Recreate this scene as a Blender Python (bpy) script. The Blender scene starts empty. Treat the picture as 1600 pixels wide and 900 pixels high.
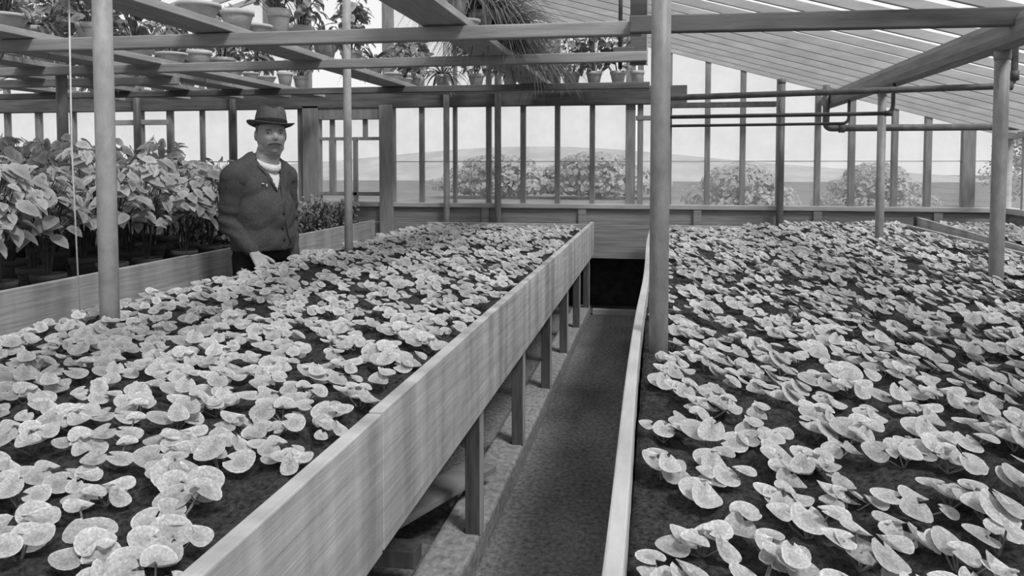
import bpy, bmesh, math, random
import numpy as np
from mathutils import Vector, Matrix, Euler
random.seed(7); rng = np.random.default_rng(7)
S = bpy.context.scene
COL = S.collection
R = math.radians
PI = math.pi

# ---------------------------------------------------------------- camera, sky, sun, exposure
CAMZ = 1.34
cd = bpy.data.cameras.new('camera'); cam = bpy.data.objects.new('camera', cd); COL.objects.link(cam)
cam.location = (0, 0, CAMZ); cam.rotation_euler = (R(90-2.8), 0, R(10.44))
cd.sensor_width = 36; cd.lens = 1230/1600*36; cd.shift_y = -0.0825; cd.clip_start = 0.02; cd.clip_end = 500
S.camera = cam
w = bpy.data.worlds.new('sky'); S.world = w; w.use_nodes = True
wb = w.node_tree.nodes['Background']; wb.inputs[0].default_value = (0.93, 0.93, 0.93, 1); wb.inputs[1].default_value = 1.0
sd = bpy.data.lights.new('sun', 'SUN'); sd.energy = 5.0; sd.angle = R(14)
sun = bpy.data.objects.new('sun', sd); COL.objects.link(sun)
sun.rotation_euler = Vector((-0.55, 0.50, -0.95)).to_track_quat('-Z', 'Y').to_euler()
S.view_settings.view_transform = 'Standard'; S.view_settings.look = 'None'
S.view_settings.exposure = 0.0; S.view_settings.gamma = 1.0; S.view_settings.use_curve_mapping = False

# ---------------------------------------------------------------- materials
def nodes(m):
    m.use_nodes = True
    nt = m.node_tree; nt.nodes.clear()
    return nt, nt.nodes.new, nt.links.new

def surf(name, lo, hi, scale=(8, 8, 8), detail=6, rough=.8, bump=.25, spec=.2, contrast=(.3, .7), extra=None, bscale=None):
    """grey procedural surface: noise between two greys, stretched by scale, with a fine bump"""
    m = bpy.data.materials.new(name); nt, N, L = nodes(m)
    out = N('ShaderNodeOutputMaterial'); b = N('ShaderNodeBsdfPrincipled'); L(b.outputs[0], out.inputs[0])
    b.inputs['Roughness'].default_value = rough; b.inputs['Specular IOR Level'].default_value = spec
    tc = N('ShaderNodeTexCoord'); mp = N('ShaderNodeMapping'); mp.inputs['Scale'].default_value = scale
    L(tc.outputs['Object'], mp.inputs[0])
    n = N('ShaderNodeTexNoise'); n.inputs['Scale'].default_value = 1; n.inputs['Detail'].default_value = detail; n.inputs['Roughness'].default_value = .65
    L(mp.outputs[0], n.inputs[0])
    cr = N('ShaderNodeValToRGB'); e = cr.color_ramp.elements
    e[0].position, e[1].position = contrast; e[0].color = (lo, lo, lo, 1); e[1].color = (hi, hi, hi, 1)
    L(n.outputs[0], cr.inputs[0]); col = cr.outputs[0]
    if extra:
        mp2 = N('ShaderNodeMapping'); mp2.inputs['Scale'].default_value = extra[0]; L(tc.outputs['Object'], mp2.inputs[0])
        n2 = N('ShaderNodeTexNoise'); n2.inputs['Scale'].default_value = 1; n2.inputs['Detail'].default_value = 3; L(mp2.outputs[0], n2.inputs[0])
        c2 = N('ShaderNodeValToRGB'); e2 = c2.color_ramp.elements
        e2[0].position, e2[1].position = .35, .65; a, z = extra[1]
        e2[0].color = (a, a, a, 1); e2[1].color = (z, z, z, 1); L(n2.outputs[0], c2.inputs[0])
        mx = N('ShaderNodeMix'); mx.data_type = 'RGBA'; mx.blend_type = 'MULTIPLY'; mx.inputs[0].default_value = 1
        L(col, mx.inputs[6]); L(c2.outputs[0], mx.inputs[7]); col = mx.outputs[2]
    L(col, b.inputs['Base Color'])
    if bump:
        bp = N('ShaderNodeBump'); bp.inputs['Strength'].default_value = bump; bp.inputs['Distance'].default_value = .01
        L(n.outputs[0], bp.inputs['Height']); L(bp.outputs[0], b.inputs['Normal'])
    return m

def glass(name, dirt, val=.85, scale=3.0, tint=.96):
    m = bpy.data.materials.new(name); nt, N, L = nodes(m)
    out = N('ShaderNodeOutputMaterial'); t = N('ShaderNodeBsdfTransparent'); t.inputs[0].default_value = (tint, tint, tint, 1)
    tl = N('ShaderNodeBsdfTranslucent'); tl.inputs[0].default_value = (val, val, val, 1)
    df = N('ShaderNodeBsdfDiffuse'); df.inputs[0].default_value = (val, val, val, 1)
    m1 = N('ShaderNodeMixShader'); m1.inputs[0].default_value = .45; L(tl.outputs[0], m1.inputs[1]); L(df.outputs[0], m1.inputs[2])
    tc = N('ShaderNodeTexCoord'); n = N('ShaderNodeTexNoise'); n.inputs['Scale'].default_value = scale; n.inputs['Detail'].default_value = 5
    L(tc.outputs['Object'], n.inputs[0])
    mr = N('ShaderNodeMapRange'); mr.inputs['From Min'].default_value = .3; mr.inputs['From Max'].default_value = .7
    mr.inputs['To Min'].default_value = dirt*.6; mr.inputs['To Max'].default_value = dirt*1.4; L(n.outputs[0], mr.inputs[0])
    mx = N('ShaderNodeMixShader'); L(mr.outputs[0], mx.inputs[0]); L(t.outputs[0], mx.inputs[1]); L(m1.outputs[0], mx.inputs[2])
    L(mx.outputs[0], out.inputs[0])
    return m

def leafmat(name, mid, edge, trans=.25, marbled=True, rough=.55):
    """leaf: attribute leaf_r runs 0 at the stalk to 1 at the rim; the marbling belongs to the leaf itself"""
    m = bpy.data.materials.new(name); nt, N, L = nodes(m)
    out = N('ShaderNodeOutputMaterial'); b = N('ShaderNodeBsdfPrincipled')
    b.inputs['Roughness'].default_value = rough; b.inputs['Specular IOR Level'].default_value = .35
    at = N('ShaderNodeAttribute'); at.attribute_name = 'leaf_r'
    cr = N('ShaderNodeValToRGB'); e = cr.color_ramp.elements
    e[0].position = 0.0; e[0].color = (mid, mid, mid, 1); e[1].position = 1.0; e[1].color = (edge*1.18,)*3+(1,)
    if marbled:
        q = e.new(.3); q.color = (mid*1.05,)*3+(1,); q = e.new(.60); q.color = (edge*.92,)*3+(1,); q = e.new(.88); q.color = (edge*.90,)*3+(1,)
    tc = N('ShaderNodeTexCoord'); n = N('ShaderNodeTexNoise'); n.inputs['Scale'].default_value = 70; n.inputs['Detail'].default_value = 3
    L(tc.outputs['Object'], n.inputs[0])
    ad = N('ShaderNodeMath'); ad.operation = 'MULTIPLY_ADD'; ad.inputs[1].default_value = .7; L(n.outputs[0], ad.inputs[0])
    sb = N('ShaderNodeMath'); sb.operation = 'SUBTRACT'; sb.inputs[1].default_value = .35
    L(at.outputs['Fac'], ad.inputs[2]); L(ad.outputs[0], sb.inputs[0]); L(sb.outputs[0], cr.inputs[0])
    gm = N('ShaderNodeNewGeometry')
    mr = N('ShaderNodeMapRange'); mr.inputs['To Min'].default_value = .66; mr.inputs['To Max'].default_value = 1.12; L(gm.outputs['Random Per Island'], mr.inputs[0])
    mx = N('ShaderNodeMix'); mx.data_type = 'RGBA'; mx.blend_type = 'MULTIPLY'; mx.inputs[0].default_value = 1
    cb = N('ShaderNodeCombineColor'); [L(mr.outputs[0], cb.inputs[i]) for i in range(3)]
    n3 = N('ShaderNodeTexNoise'); n3.inputs['Scale'].default_value = 260; n3.inputs['Detail'].default_value = 4; L(tc.outputs['Object'], n3.inputs[0])
    r3 = N('ShaderNodeMapRange'); r3.inputs['From Min'].default_value = .35; r3.inputs['From Max'].default_value = .65
    r3.inputs['To Min'].default_value = .70; r3.inputs['To Max'].default_value = 1.08; L(n3.outputs[0], r3.inputs[0])
    m3 = N('ShaderNodeMath'); m3.operation = 'MULTIPLY'; L(mr.outputs[0], m3.inputs[0]); L(r3.outputs[0], m3.inputs[1])
    for i in range(3): L(m3.outputs[0], cb.inputs[i])
    L(cr.outputs[0], mx.inputs[6]); L(cb.outputs[0], mx.inputs[7]); L(mx.outputs[2], b.inputs['Base Color'])
    bp = N('ShaderNodeBump'); bp.inputs['Strength'].default_value = .35; bp.inputs['Distance'].default_value = .003
    L(n.outputs[0], bp.inputs['Height']); L(bp.outputs[0], b.inputs['Normal'])
    tl = N('ShaderNodeBsdfTranslucent'); L(mx.outputs[2], tl.inputs[0])
    ms = N('ShaderNodeMixShader'); ms.inputs[0].default_value = trans; L(b.outputs[0], ms.inputs[1]); L(tl.outputs[0], ms.inputs[2])
    L(ms.outputs[0], out.inputs[0])
    return m

M = {}
M['soil'] = surf('dark_soil', .006, .10, (90, 90, 90), 8, .95, 1.0, .1)
M['path'] = surf('trodden_path', .10, .38, (50, 40, 50), 9, .95, 1.0, .1, extra=((2.2, 1.0, 2), (.55, 1.2)))
M['board'] = surf('weathered_plank', .30, .56, (16, 2.6, 48), 8, .75, .3, .25, contrast=(.2, .8), extra=((2, 10, .9), (.70, 1.15)))
M['edge_board'] = surf('edge_plank', .34, .56, (16, 4, 40), 8, .75, .3, .25, contrast=(.25, .75))
M['board_side'] = surf('grey_plank', .30, .50, (16, 2.2, 60), 7, .8, .3, .2, extra=((2, 6, 1.2), (.75, 1.1)))
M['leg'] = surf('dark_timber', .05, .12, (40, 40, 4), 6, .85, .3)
M['leglit'] = surf('lit_leg_side', .25, .42, (40, 40, 4), 6, .85, .3)  # paler copy of the leg timber, light on its aisle side put into colour
M['kerb'] = surf('rough_concrete', .16, .46, (40, 30, 40), 8, .9, .6)
M['beam'] = surf('painted_timber', .24, .40, (3, 30, 30), 6, .8, .3, .2)
M['beam_d'] = surf('old_timber', .09, .19, (3, 30, 30), 6, .85, .3, .2)
M['plank'] = surf('shelf_plank', .30, .48, (30, 3, 30), 6, .8, .3, .2)
M['post'] = surf('painted_iron', .28, .44, (25, 25, 14), 7, .55, .15, .4)
M['post_d'] = surf('dull_iron', .15, .28, (25, 25, 10), 7, .5, .15, .4)
M['post_k'] = surf('dark_iron', .07, .15, (25, 25, 6), 7, .5, .15, .4)  # darkest grey of the iron posts
M['pipe'] = surf('black_pipe', .025, .07, (20, 20, 20), 5, .45, .1, .4)
M['pipe_g'] = surf('grey_pipe', .06, .15, (20, 20, 20), 5, .5, .1, .4)
M['mullion'] = surf('mullion_paint', .19, .32, (30, 30, 5), 6, .75, .2, .25)
M['sill'] = surf('sill_paint', .32, .50, (4, 30, 30), 6, .7, .2, .25)
M['kneewall'] = surf('plank_wall', .17, .32, (3, 10, 50), 7, .85, .3, .15)
M['rafter'] = surf('white_glazing_bar', .33, .46, (4, 20, 20), 5, .6, .1, .3)
M['purlin'] = surf('purlin_paint', .19, .32, (30, 3, 30), 6, .75, .2, .2)
M['roofglass'] = glass('limewashed_glass', .42, .8, 4)
M['pane'] = glass('weathered_pane', .11, .80, 5)
M['recess_dark'] = surf('recess_blocker', .03, .08, (12, 12, 12), 6, .95, .5)  # near-black grey for the added back of the wall recess
M['field'] = surf('field_ground', .09, .17, (.6, .25, 1), 5, 1, 0)
M['hill'] = surf('far_hill', .22, .34, (.3, .3, .3), 5, 1, 0)  # hill grey lightened, distance haze is put into the colour
M['tree'] = leafmat('far_foliage', .30, .36, .3, False)  # paler leaf grey stands in for the haze outside
M['clay'] = surf('clay_pot', .30, .46, (14, 14, 30), 6, .85, .2, .15)
M['clayrim'] = surf('clay_pot_rim', .45, .62, (14, 14, 30), 6, .85, .2, .15)
M['clayshade'] = surf('shaded_clay_pot', .05, .12, (14, 14, 30), 6, .85, .2, .15)  # clay darkened in colour for the shade below the leaves
M['leaf'] = leafmat('cyclamen_leaf', .44, .68)
M['stalk'] = surf('stalk', .12, .25, (40, 40, 40), 4, .7, 0)
M['stem'] = surf('woody_stem', .035, .09, (40, 40, 40), 4, .8, 0)
M['bush'] = leafmat('broad_leaf', .42, .58, .3, False)
M['herb'] = leafmat('small_leaf', .34, .48, .3, False)
M['shelfleaf'] = leafmat('shelf_plant_leaf', .20, .36, .3, False)
M['skin'] = surf('skin', .34, .42, (20, 20, 20), 4, .6, .1, .3)
M['jacket'] = surf('jacket_wool', .060, .100, (90, 90, 90), 6, .95, .35, .05)
M['shirt'] = surf('shirt_linen', .62, .78, (30, 30, 30), 4, .85, .15, .1)
M['trousers'] = surf('trouser_cloth', .012, .025, (60, 60, 60), 5, .95, .2, .05)
M['felt'] = surf('hat_felt', .085, .14, (60, 60, 60), 5, .95, .2, .05)
M['band'] = surf('hat_band', .02, .035, (60, 60, 60), 5, .8, .1, .1)
M['hair'] = surf('grey_hair', .13, .25, (120, 120, 40), 5, .8, .3, .1)
M['eye'] = surf('eye_dark', .02, .03, (9, 9, 9), 2, .3, 0, .5)
M['badge'] = surf('badge_metal', .6, .75, (9, 9, 9), 2, .3, 0, .5)
M['cord'] = surf('cord_twine', .6, .75, (60, 60, 60), 3, .8, 0)

# ---------------------------------------------------------------- mesh helpers
class MB:
    def __init__(s): s.bm = bmesh.new()
    def box(s, x0, x1, y0, y1, z0, z1, mat=None):
        v = [s.bm.verts.new(p) for p in ((x0,y0,z0),(x1,y0,z0),(x1,y1,z0),(x0,y1,z0),(x0,y0,z1),(x1,y0,z1),(x1,y1,z1),(x0,y1,z1))]
        if mat is not None:
            for q in v: q.co = mat @ q.co
        for f in ((0,3,2,1),(4,5,6,7),(0,1,5,4),(1,2,6,5),(2,3,7,6),(3,0,4,7)): s.bm.faces.new([v[i] for i in f])
        return s
    def bar(s, a, b, wd, ht, up=(0,0,1)):
        a, b = Vector(a), Vector(b); d = b-a; l = d.length; y = d.normalized(); x = y.cross(Vector(up)).normalized(); z = x.cross(y)
        m = Matrix(((x.x,y.x,z.x,a.x),(x.y,y.y,z.y,a.y),(x.z,y.z,z.z,a.z),(0,0,0,1)))
        return s.box(-wd/2, wd/2, 0, l, -ht/2, ht/2, m)
    def tube(s, pts, r, n=10, cap=True):
        pts = [Vector(p) for p in pts]; rs = r if isinstance(r, (list, tuple)) else [r]*len(pts)
        rings = []; t0 = (pts[1]-pts[0]).normalized(); ref = Vector((0,0,1)) if abs(t0.z) < .9 else Vector((1,0,0))
        nx = t0.cross(ref).normalized()
        for i, p in enumerate(pts):
            t = (pts[min(i+1, len(pts)-1)]-pts[max(i-1, 0)]).normalized()
            nx = (nx - t*nx.dot(t)).normalized(); ny = t.cross(nx)
            rings.append([s.bm.verts.new(p+(nx*math.cos(2*PI*k/n)+ny*math.sin(2*PI*k/n))*rs[i]) for k in range(n)])
        for a, b in zip(rings, rings[1:]):
            for k in range(n): f = s.bm.faces.new((a[k], a[(k+1)%n], b[(k+1)%n], b[k])); f.smooth = True
        if cap and n > 2: s.bm.faces.new(rings[0][::-1]); s.bm.faces.new(rings[-1])
        return s
    def lathe(s, prof, n=24, c=(0,0,0), sx=1, sy=1, fn=None):
        rings = []
        for r, z in prof:
            ring = []
            for k in range(n):
                a = 2*PI*k/n; p = Vector((r*math.cos(a)*sx, r*math.sin(a)*sy, z))
                if fn: p = fn(p, r, a)
                ring.append(s.bm.verts.new(p+Vector(c)))
            rings.append(ring)
        for a, b in zip(rings, rings[1:]):
            for k in range(n): f = s.bm.faces.new((a[k], a[(k+1)%n], b[(k+1)%n], b[k])); f.smooth = True
        s.bm.faces.new(rings[0][::-1]); s.bm.faces.new(rings[-1]); return s
    def ball(s, c, r, seg=12, rot=None):
        rx, ry, rz = r if isinstance(r, (list, tuple)) else (r, r, r)
        vs = max(6, seg*2//3); c = Vector(c); D = Matrix.Diagonal((rx, ry, rz)); m = (rot @ D) if rot else D
        top = s.bm.verts.new(c+m @ Vector((0, 0, 1))); bot = s.bm.verts.new(c+m @ Vector((0, 0, -1)))
        rings = [[s.bm.verts.new(c+m @ Vector((math.sin(PI*j/vs)*math.cos(2*PI*k/seg), math.sin(PI*j/vs)*math.sin(2*PI*k/seg), math.cos(PI*j/vs)))) for k in range(seg)] for j in range(1, vs)]
        for k in range(seg):
            q = (k+1) % seg
            s.bm.faces.new((top, rings[0][k], rings[0][q])); s.bm.faces.new((bot, rings[-1][q], rings[-1][k]))
            for a, b in zip(rings, rings[1:]): s.bm.faces.new((a[k], b[k], b[q], a[q]))
        return s
    def limb(s, a, b, r0, r1, seg=12):
        a, b = Vector(a), Vector(b); n = max(3, int((b-a).length/(min(r0, r1)*.35)))
        for i in range(n+1):
            t = i/n; s.ball(a.lerp(b, t), r0+(r1-r0)*t, seg)
        return s
    def build(s, name, mat, parent=None, bevel=0, smooth=False):
        me = bpy.data.meshes.new(name); bmesh.ops.recalc_face_normals(s.bm, faces=s.bm.faces); s.bm.to_mesh(me); s.bm.free()
        o = bpy.data.objects.new(name, me); COL.objects.link(o); me.materials.append(mat)
        if smooth: me.shade_smooth()
        if bevel:
            b = o.modifiers.new('bevel', 'BEVEL'); b.width = bevel; b.segments = 2; b.limit_method = 'ANGLE'
        if parent is not None: o.parent = parent
        return o

def tag(o, label, cat, group=None, kind=None):
    o['label'] = label; o['category'] = cat
    if group: o['group'] = group
    if kind: o['kind'] = kind
    return o
def thing(name, label, cat, loc=(0,0,0), group=None, rz=0):
    o = bpy.data.objects.new(name, None); COL.objects.link(o); o.location = loc; o.rotation_euler = (0, 0, rz); o.empty_display_size = .05
    return tag(o, label, cat, group)
def struct(o, label=None):
    o['kind'] = 'structure'
    if label: o['label'] = label; o['category'] = 'building part'
    return o
def dup(root, loc, rz=0, sc=1.0, label=None, group=None, tilt=(0, 0)):
    r = root.copy(); COL.objects.link(r); r.location = loc; r.rotation_euler = (tilt[0], tilt[1], rz); r.scale = (sc, sc, sc) if not isinstance(sc, tuple) else sc
    if label: r['label'] = label
    if group: r['group'] = group
    for ch in root.children:
        c = ch.copy(); COL.objects.link(c); c.parent = r
        for g in ch.children:
            d = g.copy(); COL.objects.link(d); d.parent = c
    return r

# ---------------------------------------------------------------- the setting
YW = 7.10                                   # inner face of the end wall
XL, XR = -7.0, 2.80                         # side walls
RX = -2.9                                   # ridge
def roofz(x): return 2.40-.278*x if x >= RX else 2.40-.278*RX - .278*(RX-x)
struct(MB().box(-60, 60, -30, 120, -.30, -.10).build('ground_outside', M['field']))
struct(MB().box(XL-.05, XR+.05, -3, YW+.5, -.09, 0).build('floor', M['path']))

# end wall: planked knee wall over an open recess, added back and cover keep it dark
kw = MB()
for i, (z0, z1) in enumerate(((.50, .655), (.66, .80), (.805, .945))): kw.box(XL, XR, YW-.02, YW+.02, z0, z1)
for x in (-6.2, -5.0, -3.8, -2.49, -1.55, -.66, .35, 1.35, 2.3): kw.box(x-.035, x+.035, YW-.045, YW-.02, .50, .945)
wb_ = struct(kw.build('wall_back', M['kneewall'], bevel=.003))
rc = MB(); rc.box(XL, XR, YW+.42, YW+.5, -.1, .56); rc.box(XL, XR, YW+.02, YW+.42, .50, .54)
rc.build('recess_blocker', M['recess_dark'], wb_)  # added back and cover, shut outside light out of the recess
MB().box(-.56, .6, YW-.10, YW-.03, 0, .05).build('kickboard', M['sill'], wb_, bevel=.005)
struct(MB().box(XL, XR, YW-.05, YW+.05, .947, .99).build('trim_1', M['sill'], bevel=.006))       # window sill
lint = MB().box(XL, .25, YW-.06, YW+.04, 1.875, 2.035)
struct(lint.build('trim_2', M['beam_d'], bevel=.005))                                              # lintel tie

def windowbay(name, xs, z0, topfn, widths, zjoint=1.375):
    f = MB()
    for x, wd in zip(xs, widths):
        zt = topfn(x)
        f.box(x-wd/2, x+wd/2, YW-.025, YW+.035, z0, zt)
    fr = f.build(name, M['mullion'], bevel=.003); struct(fr)
    p = MB()
    for a, b in zip(xs, xs[1:]):
        for (za, zb, dy) in ((z0, zjoint, .0), (zjoint-.012, None, .008)):
            ta, tb = (topfn(a), topfn(b)) if zb is None else (zb, zb)
            y0, y1 = YW+.005+dy, YW+.009+dy
            v = [p.bm.verts.new(q) for q in ((a,y0,za),(b,y0,za),(b,y0,tb),(a,y0,ta),(a,y1,za),(b,y1,za),(b,y1,tb),(a,y1,ta))]
            for q in ((0,1,2,3),(7,6,5,4),(0,4,5,1),(3,2,6,7),(0,3,7,4),(1,5,6,2)): p.bm.faces.new([v[i] for i in q])
    p.build('pane', M['pane'], fr)
    lap = MB()
    for a, b in zip(xs, xs[1:]): lap.box(a+.01, b-.01, YW+.004, YW+.02, zjoint-.004, zjoint+.001)
    lap.build('glass_lap', M['sill'], fr)
    return fr
gab = lambda x: roofz(x)-.02
xm = [-2.49, -2.165, -1.845, -1.525, -1.205, -.89, -.575, -.236]
windowbay('window_1', xm, .985, gab, [.1, .04, .032, .045, .045, .045, .045, .085])
windowbay('window_2', [-.15, .10, .43, .728, 1.03, 1.346, 1.62, 1.96, 2.22, 2.53, XR], .985, gab, [.05, .05, .045, .045, .045, .045, .05, .045, .05, .1, .08])
xl = [XL, -6.62, -6.25, -5.85, -5.46, -5.08, -4.76, -4.41, -4.09, -3.72, -3.33]
windowbay('window_3', xl, .985, gab, [.08, .04, .05, .04, .05, .04, .05, .03, .05, .04, .13])
struct(MB().box(-5.5, -4.76, YW-.03, YW+.03, 1.74, 1.79).build('trim_3', M['sill'], bevel=.004))
struct(MB().box(-.19, .1, YW-.03, YW+.03, 1.735, 1.775).build('trim_4', M['mullion'], bevel=.004))
# glazed door in the end wall
dr = MB()
dr.box(-3.33, -3.17, YW-.06, YW+.04, .985, 1.9); dr.box(-2.56, -2.43, YW-.07, YW+.05, 0, 1.9)
dr.box(-3.17, -2.56, YW-.05, YW+.03, 1.77, 1.9)
for x in (-3.05, -2.90, -2.72): dr.box(x-.02, x+.02, YW-.02, YW+.02, 1.60, 1.77)
dr.box(-3.17, -2.56, YW-.02, YW+.02, 1.575, 1.605)
dr.box(-3.05-.03, -3.05+.03, YW-.02, YW+.02, 1.08, 1.58); dr.box(-2.84, -2.80, YW-.02, YW+.02, .985, 1.58)
dr.box(-3.17, -2.56, YW-.02, YW+.02, 1.05, 1.085)
dr.box(-3.2, -2.53, YW-.03, YW+.03, .945, .99)
dd = struct(dr.build('door_1', M['mullion'], bevel=.003))
MB().box(-3.17, -2.56, YW+.004, YW+.008, .985, 1.77).build('pane', M['pane'], dd)

# right-hand side wall: low plank wall, sill, bars, panes ; left-hand side wall likewise
for nm, x, sg, wn in (('wall_right', XR, 1, 'window_4'), ('wall_left', XL, -1, 'window_5')):
    a, b = sorted((x, x+.05*sg))
    struct(MB().box(a, b, -3, YW, 0, .945).build(nm, M['kneewall']))
    f = MB(); f.box(a-.03, b+.03, -3, YW, .947, .99)
    for k in range(32): f.box(a, b, YW-.02-.32*k-.02, YW-.02-.32*k+.02, .99, roofz(x)-.03)
    f.box(a-.02, b+.02, -3, YW, roofz(x)-.07, roofz(x)-.02)
    fr = struct(f.build(wn, M['sill']))
    MB().box((a+b)/2-.002, (a+b)/2+.002, -3, YW, .99, roofz(x)-.06).build('pane', M['pane'], fr)

# roof: glass between closely spaced bars, the real depth of the bars hides the glass at a low angle
rg = MB()
for xa, xb in ((RX, XR+.15), (XL-.15, RX)):
    v = [rg.bm.verts.new(p) for p in ((xa,-3,roofz(xa)),(xb,-3,roofz(xb)),(xb,YW+.1,roofz(xb)),(xa,YW+.1,roofz(xa)))]; rg.bm.faces.new(v)
ceil = struct(rg.build('ceiling', M['roofglass']))
rb = MB(); SP = .27
for k in range(38):
    y = YW-.02-SP*k
    if y < -2.9: break
    for xa, xb in ((RX, XR+.12), (RX, XL-.12)):
        rb.bar((xa, y, roofz(xa)-.025), (xb, y, roofz(xb)-.025), .026, .045)
rb.bar((RX, -3, roofz(RX)-.02), (RX, YW, roofz(RX)-.02), .05, .12)
rb.build('glazing_bar', M['rafter'], ceil)

# ---------------------------------------------------------------- beams, purlin, posts, pipes
def beam(a, b, wd, ht, mat, label, name='tie_beam'):
    o = MB().bar(a, b, wd, ht).build(name, mat, bevel=.006); return tag(o, label, 'beam', kind='structure')
beam((XL, 3.45, 1.942), (-.07, 3.45, 1.925), .05, .062, M['beam'], 'long horizontal shelf beam nearest to the camera, crossing above the man')
beam((-.12, 3.40, 1.932), (1.72, 3.40, 1.912), .05, .072, M['beam_d'], 'dark tie beam crossing the right half under the glass roof')
beam((XL, 4.47, 1.942), (-.06, 4.47, 1.942), .05, .055, M['beam'], 'second horizontal shelf beam from the camera, below the overhead pots')
beam((XL, 5.10, 1.940), (-3.35, 5.10, 1.940), .05, .06, M['beam'], 'short third shelf beam high above the bushy plants at left')
beam((XL, 6.05, 1.940), (-.06, 6.05, 1.940), .05, .05, M['beam_d'], 'dark shelf beam close to the glazed end wall')
pu = MB().bar((1.41, -2.5, 1.878), (1.41, YW-.03, 1.878), .11, .13).build('purlin', M['purlin'], bevel=.042)
tag(pu, 'thick rounded purlin running lengthwise under the right roof slope', 'beam', kind='structure')
hg = thing('shelf_hanger', 'dark upright plank hanging from the roof beside the central post', 'hanger', (-.11, 4.50, 1.90))
MB().box(-.045, .045, -.02, .02, 0, .51).build('upright', M['beam_d'], hg, bevel=.004)
MB().box(.045, .052, -.022, .022, 0, .50).build('lit_side', M['rafter'], hg)  # pale sheet standing for light on the right edge of the upright
MB().tube([(-.10, 0, -.02), (-.10, 0, .53)], .012).build('rod', M['pipe'], hg)
MB().box(-.14, -.02, -.03, .03, .02, .10).build('bracket', M['beam_d'], hg, bevel=.006)

POST_GROUP = None
def post(x, y, r, mat, label, ztop=None, zb=.0):
    t = thing('iron_post', label, 'post', (x, y, zb))
    zt = (ztop if ztop else roofz(x)-.05)-zb
    MB().tube([(0,0,0), (0,0,zt*.5), (0,0,zt)], r, 18).build('shaft', mat, t)
    MB().lathe([(r*1.0, zt-.04), (r*1.12, zt-.03), (r*1.15, zt), (r*.6, zt+.005)], 18).build('cap', mat, t)
    MB().lathe([(r*1.9, 0), (r*1.9, .02), (r*1.15, .05), (r*1.0, .06)], 18).build('foot', mat, t)
    return t
post(-1.87, 2.42, .0325, M['post'], 'tall pale round post rising from the left seedling bench in the foreground')
post(.008, 2.38, .029, M['post_d'], 'tall dark round post beside the aisle, rising from the right seedling bench')
post(1.41, 3.62, .029, M['post_d'], 'round post with an elbow pipe beside it at the right edge', ztop=1.815)
post(-1.93, 4.73, .026, M['post'], 'slim pale post standing in the seedlings just right of the man')
post(-3.97, 4.72, .036, M['post_d'], 'grey post standing among the bushy plants on the left bench')
post(-1.90, 7.00, .028, M['post'], 'slim post in front of the end windows, first right of the door frame')
post(-1.42, 7.00, .030, M['post_d'], 'slim post in front of the end windows, second right of the door frame')
post(1.03, 7.00, .030, M['post_k'], 'dark post in front of the right gable windows')
post(1.41, 5.40, .026, M['post_d'], 'round post carrying the far part of the thick purlin', ztop=1.815)
post(-4.02, 7.00, .034, M['post_k'], 'dark post at the end wall just behind the man')
post(-5.05, 7.00, .036, M['post_k'], 'dark post at the end wall behind the bushy plants')

def pipe(pts, r, mat, label, rings=()):
    P = [Vector(p) for p in pts]; out = [P[0]]
    for i in range(1, len(P)-1):
        a, b, c = P[i-1], P[i], P[i+1]; q = min(.05, (a-b).length*.4, (c-b).length*.4)
        s, e = b+(a-b).normalized()*q, b+(c-b).normalized()*q
        for k in range(6): t = k/5; out.append(s*(1-t)**2+b*2*t*(1-t)+e*t*t)
    out.append(P[-1])
    o = thing('heating_pipe', label, 'pipe', P[0])
    MB().tube([p-P[0] for p in out], r, 12).build('tube', mat, o)
    for q, d in rings:
        q = Vector(q)-P[0]; d = Vector(d).normalized()*.022
        MB().tube([q-d, q+d], r*1.35, 12).build('collar', mat, o)
    return o
pipe([(.04, 3.9, 1.664), (1.57, 3.9, 1.695), (1.57, 3.9, 1.93)], .0145, M['pipe_g'], 'grey pipe running from the central post to a tall elbow at the right edge', [((1.54, 3.9, 1.694), (1, 0, 0)), ((1.57, 3.9, 1.74), (0, 0, 1))])
pipe([(.04, 5.0, 1.637), (1.366, 5.0, 1.645), (1.366, 5.0, 1.82)], .012, M['pipe'], 'black pipe with an upturned end below the thick purlin', [((1.34, 5.0, 1.645), (1, 0, 0))])
pipe([(.04, 6.2, 1.640), (1.39, 6.2, 1.647), (1.39, 6.2, 1.82)], .011, M['pipe'], 'thin black pipe crossing the gable windows, lowest of the black pipes')
pipe([(1.33, 6.7, 1.98), (1.33, 6.7, 1.635), (XR-.06, 6.7, 1.635)], .027, M['pipe_g'], 'fat lagged pipe running from the purlin to the right eave', [((1.45, 6.7, 1.635), (1, 0, 0)), ((1.33, 6.7, 1.93), (0, 0, 1))])
tag(MB().box(.02, .98, 6.93, 6.99, 1.83, 1.875).build('wall_rail', M['pipe_g'], bevel=.004), 'dark rail ending at the dark post in the right gable', 'rail')

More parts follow.
